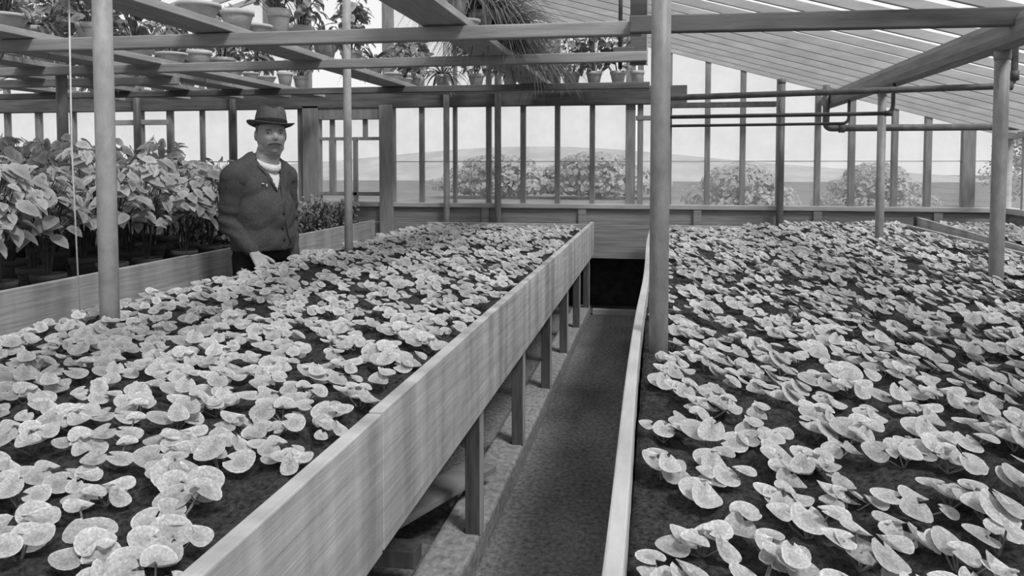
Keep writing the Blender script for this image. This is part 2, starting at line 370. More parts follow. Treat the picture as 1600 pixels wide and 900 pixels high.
# ---------------------------------------------------------------- benches
ZT = .84                                     # top of the bench boards
SOIL = .775
mb = thing('planting_bench', 'long middle plank bench left of the aisle, full of seedlings', 'bench', (-1.31, 3.5, 0))
def rel(o, par): o.parent = par; o.matrix_parent_inverse = Matrix.Translation(-par.location); return o
rel(MB().box(-.576, -.545, .2, 1.50, ZT-.295, ZT-.004).build('side_board', M['board'], bevel=.003), mb)
rel(MB().box(-.574, -.543, 1.502, 6.94, ZT-.290, ZT).build('side_board', M['board'], bevel=.003), mb)
rel(MB().box(-2.09, -2.06, .2, 6.94, ZT-.26, ZT-.058).build('side_board', M['board_side'], bevel=.003), mb)
rel(MB().box(-2.06, -.574, 6.91, 6.94, ZT-.29, ZT-.02).build('end_board', M['board_side'], bevel=.003), mb)
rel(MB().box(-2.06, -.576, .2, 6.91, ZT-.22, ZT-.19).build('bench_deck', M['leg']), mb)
def rise(x): t = min(1, max(0, (x-.2)/1.2)); return .07*t*t*(3-2*t)
def soil(x0, x1, y0, y1, z, tilt=False):
    nx, ny = int((x1-x0)/.016), int((y1-y0)/.02)
    xs = np.linspace(x0, x1, nx+1); ys = np.linspace(y0, y1, ny+1)
    lump = np.kron(rng.normal(0, .0045, (ny//3+1, nx//3+1)), np.ones((3, 3)))[:ny+1, :nx+1]
    zz = z+rng.normal(0, .0028, (ny+1, nx+1))+lump+.006*np.sin(xs[None, :]*31+ys[:, None]*17)
    if tilt: zz = zz+np.array([rise(x) for x in xs])[None, :]
    V = [(x, y, zz[j, i]) for j, y in enumerate(ys) for i, x in enumerate(xs)]
    F = [(j*(nx+1)+i, j*(nx+1)+i+1, (j+1)*(nx+1)+i+1, (j+1)*(nx+1)+i) for j in range(ny) for i in range(nx)]
    me = bpy.data.meshes.new('bed_soil'); me.from_pydata(V, [], F); me.shade_smooth(); me.materials.append(M['soil'])
    bm = bmesh.new(); bm.from_mesh(me)                      # walls and underside, so the bed is solid
    ext = bmesh.ops.extrude_face_region(bm, geom=bm.faces[:])
    for g in ext['geom']:
        if isinstance(g, bmesh.types.BMVert): g.co.z = z-.13
    bmesh.ops.recalc_face_normals(bm, faces=bm.faces); bm.to_mesh(me); bm.free()
    o = bpy.data.objects.new('bed_soil', me); COL.objects.link(o); return o
rel(soil(-2.058, -.577, .2, 6.90, SOIL), mb)
for i, y in enumerate((.9, 2.52, 3.38, 4.28, 5.12, 5.95, 6.80)):
    for x in ((-.625, -.575), (-2.06, -2.01)):
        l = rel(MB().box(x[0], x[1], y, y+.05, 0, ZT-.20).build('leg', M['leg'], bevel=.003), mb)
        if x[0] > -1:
            e = MB().box(x[1], x[1]+.004, y+.002, y+.048, .10, ZT-.295).build('lit_side', M['leglit']); e.parent = l  # thin pale sheet painted as the lit aisle face of the leg
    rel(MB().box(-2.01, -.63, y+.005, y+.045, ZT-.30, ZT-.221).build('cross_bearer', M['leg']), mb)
kb = MB()
kb.box(-.72, -.572, .2, 6.95, 0, .10)
tag(kb.build('concrete_kerb', M['kerb'], bevel=.012), 'rough low kerb along the aisle below the left bench legs', 'kerb')
lp = MB().bar((-1.02, 2.05, .17), (-.66, 2.95, .17), .13, .025).build('loose_plank', M['kneewall'], bevel=.003)
tag(lp, 'loose plank lying in the shade under the left bench', 'plank')
for y in (2.3, 2.75): tag(MB().box(-1.0, -.72, y-.04, y+.04, .10, .157).build('timber_block', M['leg'], bevel=.004), 'timber block under the loose plank below the bench', 'block', 'blocks under the loose plank')

bb = thing('planting_bench', 'wide bench right of the aisle, full of seedlings', 'bench', (.95, 3.5, 0))
def rboard():
    m = MB(); n = 40; A = []
    for i in range(n+1):
        y = .2+6.74*i/n; dx = .005*math.sin(y*2.1)-.003*(3-y)*.6; A.append((y, -.064+dx, -.037+dx, .003*math.sin(y*5)))
    vs = [[m.bm.verts.new(p) for p in ((xa,y,ZT-.26),(xb,y,ZT-.26),(xb,y,ZT+q),(xa,y,ZT+q))] for y, xa, xb, q in A]
    for a, b in zip(vs, vs[1:]):
        for k in range(4): m.bm.faces.new((a[k], b[k], b[(k+1)%4], a[(k+1)%4]))
    m.bm.faces.new(vs[0]); m.bm.faces.new(vs[-1][::-1]); return m.build('side_board', M['edge_board'], bevel=.004)
rel(rboard(), bb)
rel(MB().box(1.93, 1.955, .2, 6.94, ZT-.26, ZT+.03).build('side_board', M['board_side'], bevel=.003), bb)
rel(MB().box(-.035, 1.93, 6.91, 6.94, ZT-.26, ZT-.02).build('end_board', M['board_side'], bevel=.003), bb)
rel(MB().box(-.034, 1.93, .2, 6.91, ZT-.23, ZT-.20).build('bench_deck', M['leg']), bb)
rel(soil(-.036, 1.93, .2, 6.90, SOIL, True), bb)
for y in (1.0, 2.2, 3.4, 4.6, 5.8, 6.85):
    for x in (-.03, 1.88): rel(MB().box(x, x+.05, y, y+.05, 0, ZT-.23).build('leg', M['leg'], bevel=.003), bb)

sb = thing('planting_bench', 'narrow seedling bench against the right wall', 'bench', (2.4, 5, 0))
rel(MB().bar((1.925, 3.0, .768), (2.11, 6.95, .812), .025, .20).build('side_board', M['board_side'], bevel=.003), sb)
rel(MB().box(2.085, 2.135, 6.93, 6.98, 0, .915).build('end_post', M['leg'], bevel=.003), sb)
rel(MB().box(2.13, XR-.01, 3.0, 6.93, .70, .73).build('bench_deck', M['leg']), sb)
rel(soil(2.13, XR-.01, 3.0, 6.93, .835), sb)
for y in (3.1, 5.0, 6.8): rel(MB().box(2.6, 2.65, y, y+.05, 0, .70).build('leg', M['leg']), sb)

lb = thing('planting_bench', 'left bench with a plank edge behind the man, holding bushy potted plants', 'bench', (-3.6, 3.5, 0))
rel(MB().box(-2.60, -2.57, .6, 4.0, ZT-.26, ZT-.005).build('side_board', M['board_side'], bevel=.003), lb)
rel(MB().box(-2.602, -2.572, 4.003, 6.94, ZT-.26, ZT-.010).build('side_board', M['board_side'], bevel=.003), lb)
rel(MB().box(-5.6, -2.60, .6, 6.94, .62, .65).build('bench_deck', M['leg']), lb)
rel(MB().box(-5.63, -5.60, .6, 6.94, .60, .8).build('side_board', M['board_side']), lb)
for y in (.8, 2.4, 4.0, 5.6, 6.85):
    for x in (-2.66, -4.1, -5.6): rel(MB().box(x, x+.05, y, y+.05, 0, .62).build('leg', M['leg']), lb)

# ---------------------------------------------------------------- leaves
def leaf_template(seg, rings, kind):
    V = [(0, 0, 0)]; LR = [0.0]; F = []
    for j in range(1, rings+1):
        t = j/rings
        for k in range(seg):
            a = 2*PI*k/seg; d = min(a, 2*PI-a)
            if kind == 'round': r = (1-.60*math.exp(-(d/.24)**2))*(1+.04*math.cos(3*a)); x, y = -r*math.cos(a)*t, r*math.sin(a)*t*.97
            else:
                x = -math.cos(a)*t; wy = math.sin(a)*(.62-.10*x)*(1-.25*max(0, x)**2)
                y = wy*t; x = x*(1+.12*max(0, x)**6)
            if kind == 'round': z = .16*t*t*(1+.5*math.cos(2*a+1))-.02
            else: z = -.22*x*x*.6+.25*abs(y)-.05
            V.append((x, y, z)); LR.append(t)
    for k in range(seg): F.append((0, 1+k, 1+(k+1)%seg))
    for j in range(rings-1):
        for k in range(seg):
            a, b = 1+j*seg+k, 1+j*seg+(k+1)%seg; F.append((a, a+seg, b+seg, b))
    return np.array(V, float), np.array(LR), F
LT = {('round', 'hi'): leaf_template(18, 3, 'round'), ('round', 'lo'): leaf_template(10, 1, 'round'),
      ('ovate', 'hi'): leaf_template(10, 2, 'ovate'), ('ovate', 'lo'): leaf_template(8, 1, 'ovate')}
class Leaves:
    def __init__(s): s.V = []; s.F = []; s.R = []; s.n = 0
    def add(s, key, pos, out_dir, normal, size, curl=1.0, aspect=1.0):
        V, LR, F = LT[key]
        n = np.array(normal, float); n /= np.linalg.norm(n)
        x = np.array(out_dir, float); x = x-n*np.dot(x, n); x /= (np.linalg.norm(x)+1e-9); y = np.cross(n, x)
        P = (V[:, :1]*x+V[:, 1:2]*y*aspect+V[:, 2:3]*n*curl)*size+np.array(pos)
        s.V.append(P); s.R.append(LR); s.F += [tuple(i+s.n for i in f) for f in F]; s.n += len(V)
    def mesh(s, name, mat):
        V = np.concatenate(s.V); me = bpy.data.meshes.new(name); me.from_pydata(V.tolist(), [], s.F)
        a = me.attributes.new('leaf_r', 'FLOAT', 'POINT'); a.data.foreach_set('value', np.concatenate(s.R).astype(np.float32))
        me.shade_smooth(); me.materials.append(mat); return me
    def obj(s, name, mat, parent=None):
        o = bpy.data.objects.new(name, s.mesh(name, mat)); COL.objects.link(o)
        if parent is not None: o.parent = parent
        return o

LEAN = np.array((.38, -.24))                # the leaves turn to the light
def seedling_spec(rs):
    """list of (pos, out, normal, size, curl) and the crown point"""
    n = rs.choice([3, 4, 4, 5, 5, 6]); a0 = rs.uniform(0, 2*PI); L_ = []
    for i in range(n):
        a = a0+2*PI*i/n+rs.normal(0, .35); rr = rs.uniform(.022, .048) if i else rs.uniform(0, .02)
        o = np.array((math.cos(a), math.sin(a)))
        h = rs.uniform(.012, .036); size = rs.uniform(.0205, .0305)*(1.05 if i < 3 else .85)
        t = LEAN*rs.uniform(.4, 1.4)+o*rs.uniform(-.05, .30)+rs.normal(0, .11, 2)
        L_.append(((o[0]*rr, o[1]*rr, h), (o[0], o[1], 0), (t[0], t[1], 1.0), size, rs.uniform(.3, 2.4), rs.uniform(.78, 1.06)))
    return L_
def add_seedling(lv, tb, spec, key, loc=(0,0,0), rz=0., sc=1.):
    c, s_ = math.cos(rz), math.sin(rz); rot = np.array(((c, -s_, 0), (s_, c, 0), (0, 0, 1)))
    for p, o, n, size, curl, asp in spec:
        P = rot @ np.array(p)*sc+np.array(loc); O = rot @ np.array(o); Nn = rot @ np.array(n)
        lv.add(key, P, O, Nn, size*sc, curl, asp)
        if tb is not None:
            q = P-O*size*sc*.28
            tb.tube([Vector(loc)+Vector((0, 0, -.006)), Vector((loc[0]*.4+q[0]*.6, loc[1]*.4+q[1]*.6, loc[2]*.6+q[2]*.4)), Vector(q)], .0016*sc, 5 if key[1] == 'hi' else 3, cap=False)
rs = np.random.default_rng(11)
NV = 16; specs = [seedling_spec(rs) for _ in range(NV)]; protos = []
for i in range(NV):
    lv = Leaves(); tb = MB(); add_seedling(lv, tb, specs[i], ('round', 'hi'))
    fo = lv.mesh('foliage', M['leaf']); st = bpy.data.meshes.new('leaf_stalks'); tb.bm.to_mesh(st); tb.bm.free(); st.materials.append(M['stalk'])
    protos.append((fo, st))
def inview(x, y, z):
    c, s_ = math.cos(R(10.44)), math.sin(R(10.44)); xc = x*c+y*s_; d = -x*s_+y*c
    if d < .3: return None
    return 800+1230*xc/d, 258+(CAMZ-z)*1230/d, d
POSTS = [(-1.87, 2.42), (.008, 2.38), (1.41, 3.62), (1.41, 5.40), (-1.93, 4.73), (-1.9, 7.0), (-1.42, 7.0), (1.03, 7.0)]
def spots(x0, x1, y0, y1, sx, sy, jit):
    out = []; j = 0; y = y0
    while y < y1:
        x = x0+(sx/2 if j % 2 else 0)
        while x < x1:
            px, py = x+rs.normal(0, jit), y+rs.normal(0, jit)
            if x0-.01 < px < x1+.01 and y0 < py < y1 and all((px-a)**2+(py-b)**2 > .045**2 for a, b in POSTS): out.append((px, py))
            x += sx
        y += sy; j += 1
    return out
allsp = [('L', x, y) for x, y in spots(-2.065, -.655, .45, 6.86, .112, .095, .018)]+[('R', x, y) for x, y in spots(.015, 1.90, .45, 6.86, .112, .095, .018)]
cand = []
for b, x, y in allsp:
    v = inview(x, y, .83)
    if v and -60 < v[0] < 1660 and v[1] < 965: cand.append((v[2], b, x, y))
cand.sort()
near, far = cand[:300], [c_ for c_ in cand[300:] if c_[0] < 2.4 or rs.random() > .16]
GL, GR = 'cyclamen seedlings on the near left bench', 'cyclamen seedlings on the near right bench'
LAB = {'LA': 'cyclamen seedling with round marbled leaves in the near row beside the left aisle board',
       'L': 'round-leaved cyclamen seedling in the near inner part of the left bench',
       'RA': 'cyclamen seedling with round marbled leaves in the near row beside the narrow right aisle board',
       'R': 'round-leaved cyclamen seedling in the near inner part of the right bench'}
for i, (d, b, x, y) in enumerate(near):
    k = b+('A' if (b == 'L' and x > -.74) or (b == 'R' and x < .10) else '')
    fo, st = protos[i % NV] if i >= NV else protos[i]
    r = thing('cyclamen_seedling', LAB[k], 'seedling', (x, y, SOIL+.004+(rise(x) if b == 'R' else 0)), {'LA': 'left bench seedlings along the aisle board', 'L': GL, 'RA': 'right bench seedlings along the aisle board', 'R': GR}[k], rs.uniform(-.6, .6))
    sc = rs.uniform(.85, 1.15); r.scale = (sc, sc, sc)
    for nm, me in (('foliage', fo), ('leaf_stalks', st)):
        o = bpy.data.objects.new(nm, me); COL.objects.link(o); o.parent = r
for b, nm, lb_ in (('L', 'seedlings', 'dense mass of round-leaved seedlings filling the far part of the left bench'), ('R', 'seedlings', 'dense mass of round-leaved seedlings filling the far part of the right bench')):
    lv = Leaves(); tb = MB()
    for d, q, x, y in far:
        if q == b: add_seedling(lv, tb if d < 4 else None, specs[int(rs.integers(NV))], ('round', 'hi' if d < 2.6 else 'lo'), (x, y, SOIL+.004+(rise(x) if b == 'R' else 0)), rs.uniform(-.6, .6), rs.uniform(.82, 1.08))
    t = thing(nm, lb_, 'seedlings', (0, 0, 0)); t['kind'] = 'stuff'
    f_ = lv.obj('foliage', M['leaf'], t); f_['kind'] = 'stuff'; s_ = tb.build('leaf_stalks', M['stalk'], t); s_['kind'] = 'stuff'
lv = Leaves()
for x, y in spots(2.17, XR-.05, 3.05, 6.88, .10, .09, .02):
    add_seedling(lv, None, specs[int(rs.integers(NV))], ('round', 'lo'), (x, y, .84), rs.uniform(-.6, .6), rs.uniform(1, 1.3))
o = lv.obj('seedlings', M['leaf']); tag(o, 'small seedlings covering the narrow bench against the right wall', 'seedlings', kind='stuff')

# ---------------------------------------------------------------- pots
def pot_parts(parent, r, h, mat, rim, shallow=False, soilz=.85):
    t = .012
    prof = [(r*.62, 0), (r*.93, h*.80), (r*.93, h*.98), (r*.83, h*.98), (r*.80, h*.8), (r*.79, h*soilz-.002), (.001, h*soilz-.002)]
    MB().lathe(prof, 22).build('pot_body', mat, parent)
    MB().lathe([(r*.935, h*.78), (r, h*.79), (r*1.01, h), (r*.86, h), (r*.86, h*.95), (r*.935, h*.94)], 22).build('rim', rim, parent)
    MB().lathe([(r*.1, h*(soilz-.02)), (r*.8, h*(soilz-.02)), (r*.78, h*soilz), (r*.3, h*(soilz+.02)), (.002, h*(soilz+.02))], 16).build('potting_soil', M['soil'], parent)
def bush(parent, nleaf, rad, h0, h1, size, mat, droop=.3, key=('ovate', 'hi'), stems=6, seed=0, nm='foliage', aspect=1.0, up=1.0):
    q = np.random.default_rng(seed); lv = Leaves(); tb = MB(); tips = []
    for i in range(stems):
        a = 2*PI*i/stems+q.normal(0, .3); rr = rad*q.uniform(.4, .9); hh = h0+(h1-h0)*q.uniform(.5, 1)
        e = Vector((math.cos(a)*rr, math.sin(a)*rr, hh)); m_ = Vector((e.x*.3, e.y*.3, h0*.4+hh*.5))
        pts = [Vector((0, 0, h0*.2))*(1-t)**2+m_*2*t*(1-t)+e*t*t for t in (0, .33, .66, 1)]; tb.tube(pts, [.005, .004, .003, .002], 5, cap=False); tips.append(pts)
    for i in range(nleaf):
        a = q.uniform(0, 2*PI); u = q.uniform(0, 1)**.7; zt = q.uniform(0, 1)
        rr = rad*(math.sqrt(max(0, 1-(zt*1.15-.25)**2)))*q.uniform(.55, 1.0)
        o = np.array((math.cos(a), math.sin(a), 0)); p = (o[0]*rr, o[1]*rr, h0+(h1-h0)*zt+q.normal(0, .02))
        nrm = (o[0]*q.uniform(.1, .9)+q.normal(0, .25)+.15, o[1]*q.uniform(.1, .9)+q.normal(0, .25)-.15, up*q.uniform(.5, 1.1))
        od = (o[0]+q.normal(0, .4), o[1]+q.normal(0, .4), -droop*q.uniform(0, 1.5))
        lv.add(key, p, od, nrm, size*q.uniform(.65, 1.25), 1.0, aspect)
        pp = Vector(p)-Vector(od).normalized()*size*.8
        if i % 2 == 0: tb.tube([Vector((o[0]*rr*.25, o[1]*rr*.25, p[2]-.08)), pp*.6+Vector((o[0]*rr*.2, o[1]*rr*.2, p[2]*.4-.02)), pp], .0018, 3, cap=False)
    lv.obj(nm, mat, parent); tb.build('stems', M['stem'], parent)
def strap(parent, n, length, size, mat, seed):
    """arching strap leaves as thin tapered blades"""
    q = np.random.default_rng(seed); m = MB()
    for i in range(n):
        a = q.uniform(0, 2*PI); o = Vector((math.cos(a), math.sin(a), 0)); s_ = Vector((-o.y, o.x, 0)); l = length*q.uniform(.6, 1.1); up = q.uniform(.4, 1.1); row = []
        for k in range(6):
            t = k/5; c = o*(l*.75*t)+Vector((0, 0, l*(up*t-1.0*t*t*.9))); wd = size*(1-t**2*.9)*(.5+t if t < .5 else 1)
            row.append((m.bm.verts.new(c+s_*wd), m.bm.verts.new(c+Vector((0, 0, -.3*wd))), m.bm.verts.new(c-s_*wd)))
        for A, B in zip(row, row[1:]):
            for k in (0, 1): f = m.bm.faces.new((A[k], A[k+1], B[k+1], B[k])); f.smooth = True
    o = m.build('foliage', mat, parent); o.location = (0, 0, 0); return o

# --- bushy potted plants on the left bench
BZ = .655
bproto = []
for i in range(5):
    t = thing('bushy_potted_plant', 'x', 'potted plant', (0, 0, -50))
    pot_parts(t, .082, .15, M['clayshade'], M['clayshade'])
    bush(t, 110, .21, .36, (.62, .65, .70, .67, .74)[i], .045, M['bush'], .45, seed=20+i, stems=7)
    bproto.append(t)
bl = []
for ix, x in enumerate((-2.93, -3.22, -3.52, -3.84, -4.18, -4.56, -4.95)):
    for iy in range(12):
        y = 1.75+.34*iy+(.18 if ix % 2 else 0)
        if ix == 0 and y > 4.9: continue
        v = inview(x, y, 1.1)
        if v and v[0] > -120 and y < 5.5: bl.append((ix, x, y))
for i, (ix, x, y) in enumerate(bl):
    zs = 1.0+.05*ix if ix < 5 else 1.22
    lab = {0: 'bushy broad-leaved potted plant in the row nearest the left bench plank', 1: 'bushy broad-leaved potted plant in the second row behind the left bench plank'}.get(ix, 'tall bushy broad-leaved plant in the back rows of the left bench')
    g = {0: 'front row of bushy plants', 1: 'second row of bushy plants'}.get(ix, 'back rows of bushy plants')
    dup(bproto[i % 5], (x+rs.normal(0, .02), y+rs.normal(0, .03), BZ), rs.uniform(-.8, .8), (1.0, 1.0, zs*rs.uniform(.92, 1.06)), lab, g)
# --- low small-leaved plants on the far end of the left bench
hproto = []
for i in range(3):
    t = thing('low_potted_plant', 'x', 'potted plant', (0, 0, -50)); pot_parts(t, .055, .10, M['clayshade'], M['clayshade'])
    bush(t, 60, .105, .12, .34, .020, M['herb'], .2, ('ovate', 'lo'), 5, seed=40+i); hproto.append(t)
k = 0
for ix in range(5):
    for iy in range(9):
        dup(hproto[k % 3], (-2.74-.19*ix+rs.normal(0, .015), 5.28+.19*iy+rs.normal(0, .015), BZ), rs.uniform(0, 6), rs.uniform(.9, 1.15), 'low fine-leaved potted plant on the left bench in front of the glazed door', 'low plants before the door'); k += 1
for p in bproto+hproto:
    for ch in list(p.children): bpy.data.objects.remove(ch)
    bpy.data.objects.remove(p)

# ---------------------------------------------------------------- overhead shelf
PZ0, PZ = 1.966, 2.0
def shelfplank(x0, x1, y0, y1, label): return tag(MB().box(x0, x1, y0, y1, PZ0, PZ).build('shelf_plank', M['plank'], bevel=.003), label, 'shelf')
shelfplank(-1.05, -.84, .4, 6.55, 'wide overhead shelf plank running lengthwise, closest to the central post')
shelfplank(-2.17, -1.97, .4, 6.55, 'overhead shelf plank running lengthwise above the man, second from the central post')
shelfplank(-3.23, -3.03, .4, 6.9, 'overhead shelf plank running lengthwise, third from the central post')
shelfplank(-3.57, -3.37, .4, 6.9, 'overhead shelf plank at far left, fourth from the central post')
shelfplank(-4.05, -3.85, .4, 6.9, 'overhead shelf plank at far left, fifth from the central post')
shelfplank(-4.6, -4.4, .4, 6.9, 'overhead shelf plank at far left, sixth from the central post')
shelfplank(-5.3, -5.1, 1.4, 6.9, 'overhead shelf plank at far left, seventh from the central post')
shelfplank(-2.3, -.07, 6.58, 6.82, 'cross shelf plank in front of the end wall lintel, carrying a row of pots')

PP = {'P1': -.945, 'P2': -2.07, 'P3': -3.13, 'P4': -3.47, 'P5': -3.95, 'P6': -4.5, 'P7': -5.2}
PN = {'P1': 'plank nearest the central post', 'P2': 'plank above the man', 'P3': 'third overhead plank', 'P4': 'fourth overhead plank', 'P5': 'fifth overhead plank', 'P6': 'sixth overhead plank', 'P7': 'seventh overhead plank', 'X': 'cross plank at end wall'}
pk = [0]
def shelfpot(plank, y, wdt, h, kind, order, dx=0, plant=None, n=0, lift=0):
    x = PP[plank]+dx if plank in PP else dx
    nm = {'pan': 'seed_pan', 'pot': 'flower_pot', 'tall': 'flower_pot'}[kind]
    word = {'pan': 'shallow clay pan', 'pot': 'clay flower pot', 'tall': 'tall clay pot'}[kind]
    t = thing(nm, f'{word}{dict(leafy=" with leafy plant", strap=" with arching plant", fern=" with feathery plant").get(plant, "")} on {PN[plank]}, {order}', 'pot', (x, y, PZ+lift), f'pots on the {PN[plank]}', rs.uniform(0, 6))
    pot_parts(t, wdt/2, h, M['clay'], M['clayrim'])
    pk[0] += 1
    if plant == 'leafy': bush(t, 80, .17, h+.03, h+.34, .042, M['shelfleaf'], .5, seed=100+pk[0], stems=4)
    if plant == 'strap': f = strap(t, 44, .36, .013, M['shelfleaf'], 200+pk[0]); f.location = (0, 0, h*.85)
    if plant == 'fern': f = strap(t, 260, .56, .006, M['shelfleaf'], 300+pk[0]); f.location = (0, 0, h*.85)
    return t
ORD = [w_+' from camera' for w_ in 'first second third fourth fifth sixth seventh eighth ninth tenth eleventh twelfth thirteenth fourteenth'.split()]
LIST = {
 'P1': [(2.85, .15, .13, 'pot', 'leafy'), (3.30, .15, .13, 'pot', 'leafy'), (3.62, .14, .15, 'tall', 'strap'), (3.90, .13, .07, 'pan', None), (4.20, .135, .17, 'tall', 'fern'), (4.42, .12, .13, 'pot', 'fern'), (4.66, .14, .13, 'pot', 'fern'), (4.84, .12, .12, 'pot', 'fern'), (5.02, .13, .06, 'pan', None), (5.20, .13, .11, 'pot', 'fern'), (5.42, .12, .06, 'pan', 'strap'), (5.85, .14, .12, 'pot', 'fern'), (6.25, .14, .12, 'pot', 'leafy')],
 'P2': [(2.80, .15, .12, 'pot', 'leafy'), (3.32, .20, .075, 'pan', None), (3.66, .165, .11, 'pot', None), (3.85, .165, .07, 'pan', None), (4.10, .13, .20, 'tall', 'leafy'), (4.36, .16, .15, 'pot', 'leafy'), (4.72, .16, .13, 'pot', 'strap'), (5.15, .15, .12, 'pot', 'leafy'), (5.60, .15, .12, 'pot', 'strap'), (6.02, .14, .07, 'pan', None), (6.32, .13, .06, 'pan', 'leafy')],
 'P3': [(3.36, .22, .07, 'pan', 'leafy'), (3.95, .15, .13, 'pot', 'leafy'), (4.38, .17, .07, 'pan', None), (4.70, .20, .07, 'pan', None), (5.02, .17, .13, 'tall', None), (5.32, .18, .12, 'pot', 'leafy'), (5.72, .13, .06, 'pan', None), (5.98, .15, .06, 'pan', None), (6.30, .135, .13, 'pot', None), (6.60, .13, .13, 'pot', 'leafy')],
 'P4': [(3.10, .16, 0.12, 'pot', 'leafy'), (3.52, .16, 0.07, 'pan', 'leafy'), (3.94, .16, 0.12, 'pot', 'strap'), (4.36, .16, 0.14, 'tall', 'leafy'), (4.78, .16, 0.12, 'pot', 'leafy'), (5.20, .16, 0.07, 'pan', 'leafy'), (5.62, .16, 0.12, 'pot', 'strap'), (6.04, .16, 0.14, 'tall', 'leafy'), (6.46, .16, 0.12, 'pot', 'leafy')],
 'P5': [(3.35, .16, 0.12, 'pot', 'leafy'), (3.75, .16, 0.07, 'pan', 'leafy'), (4.15, .16, 0.12, 'pot', 'strap'), (4.55, .16, 0.14, 'tall', 'leafy'), (4.95, .16, 0.12, 'pot', 'leafy'), (5.35, .16, 0.07, 'pan', 'leafy'), (5.75, .16, 0.12, 'pot', 'strap'), (6.15, .16, 0.14, 'tall', 'leafy'), (6.55, .16, 0.12, 'pot', 'leafy')],
 'P6': [(3.60, .16, 0.12, 'pot', 'leafy'), (4.02, .16, 0.07, 'pan', 'leafy'), (4.44, .16, 0.12, 'pot', 'strap'), (4.86, .16, 0.14, 'tall', 'leafy'), (5.28, .16, 0.12, 'pot', 'leafy'), (5.70, .16, 0.07, 'pan', 'leafy'), (6.12, .16, 0.12, 'pot', 'strap'), (6.54, .16, 0.14, 'tall', 'leafy')],
 'P7': [(4.10, .16, 0.12, 'pot', 'leafy'), (4.52, .16, 0.07, 'pan', 'leafy'), (4.94, .16, 0.12, 'pot', 'strap'), (5.36, .16, 0.14, 'tall', 'leafy'), (5.78, .16, 0.12, 'pot', 'leafy'), (6.20, .16, 0.07, 'pan', 'leafy'), (6.62, .16, 0.12, 'pot', 'strap')],
}
for pl, rows in LIST.items():
    for i, (y, wdt, h, kind, plant) in enumerate(rows): shelfpot(pl, y, wdt, h, kind, ORD[i], plant=plant)
for i, (x, wd, pt) in enumerate(((-.17, .12, None), (-.33, .135, 'leafy'), (-.53, .135, 'leafy'), (-.72, .15, 'leafy'), (-.90, .15, 'fern'), (-1.25, .14, 'leafy'), (-1.55, .14, 'leafy'), (-1.85, .14, 'strap'), (-2.12, .14, 'leafy'))):
    shelfpot('X', 6.70, wd, .125, 'pot', ORD[i].replace('camera', 'post'), dx=x, plant=pt)

# cords
def cord(pts, label, r=.0022): return tag(MB().tube(pts, r, 6).build('cord', M['cord'], smooth=True), label, 'cord')
cord([(-2.02, 2.46, ZT-.06), (-2.035, 2.46, 1.4), (-2.03, 2.46, PZ0)], 'thin pale cord hanging straight down left of the foreground post', .0028)

# ---------------------------------------------------------------- the man
U = Vector((.88, .475, 0)).normalized(); W = Vector((.475, -.88, 0)).normalized()
MO = Vector((-2.235, 4.14, 0))
def mp(a, b, z): return U*a+W*b+Vector((0, 0, z))
man = thing('person', 'person in a felt hat and dark jacket behind the seedlings, hand on the bench', 'person', MO)
FA = R(42); Fd = (W*math.cos(FA)+U*math.sin(FA)); Sd = (U*math.cos(FA)-W*math.sin(FA))      # torso facing, his left
def bp(s_, f_, z): return Sd*s_+Fd*f_+Vector((.0, 0, z))+U*.015                               # torso frame
def solid(name, mb_, mat, parent, voxel=.006, smooth=4, keep=True):
    me = bpy.data.meshes.new(name); mb_.bm.to_mesh(me); mb_.bm.free()
    o = bpy.data.objects.new(name, me); COL.objects.link(o)
    r = o.modifiers.new('r', 'REMESH'); r.mode = 'VOXEL'; r.voxel_size = voxel
    s_ = o.modifiers.new('s', 'SMOOTH'); s_.iterations = smooth; s_.factor = .5
    dg = bpy.context.evaluated_depsgraph_get(); m2 = bpy.data.meshes.new_from_object(o.evaluated_get(dg)); m2.name = name
    o.modifiers.clear(); o.data = m2; m2.materials.clear(); m2.materials.append(mat); m2.shade_smooth(); o.parent = parent
    return o
Zr = lambda ang: Matrix.Rotation(ang, 3, 'Z')
bodyang = math.atan2(Sd.y, Sd.x)
def ell(m, s_, f_, z, rs_, rf_, rz_): m.ball(bp(s_, f_, z), (rs_, rf_, rz_), 20, Zr(bodyang))
shR, shL = bp(-.185, .0, 1.265), bp(.185, .0, 1.265)
elR = mp(-.150, .10, 1.02); wrR = mp(-.025, .185, .866)
elL = bp(.235, -.03, 1.01); wrL = bp(.19, .05, .79)
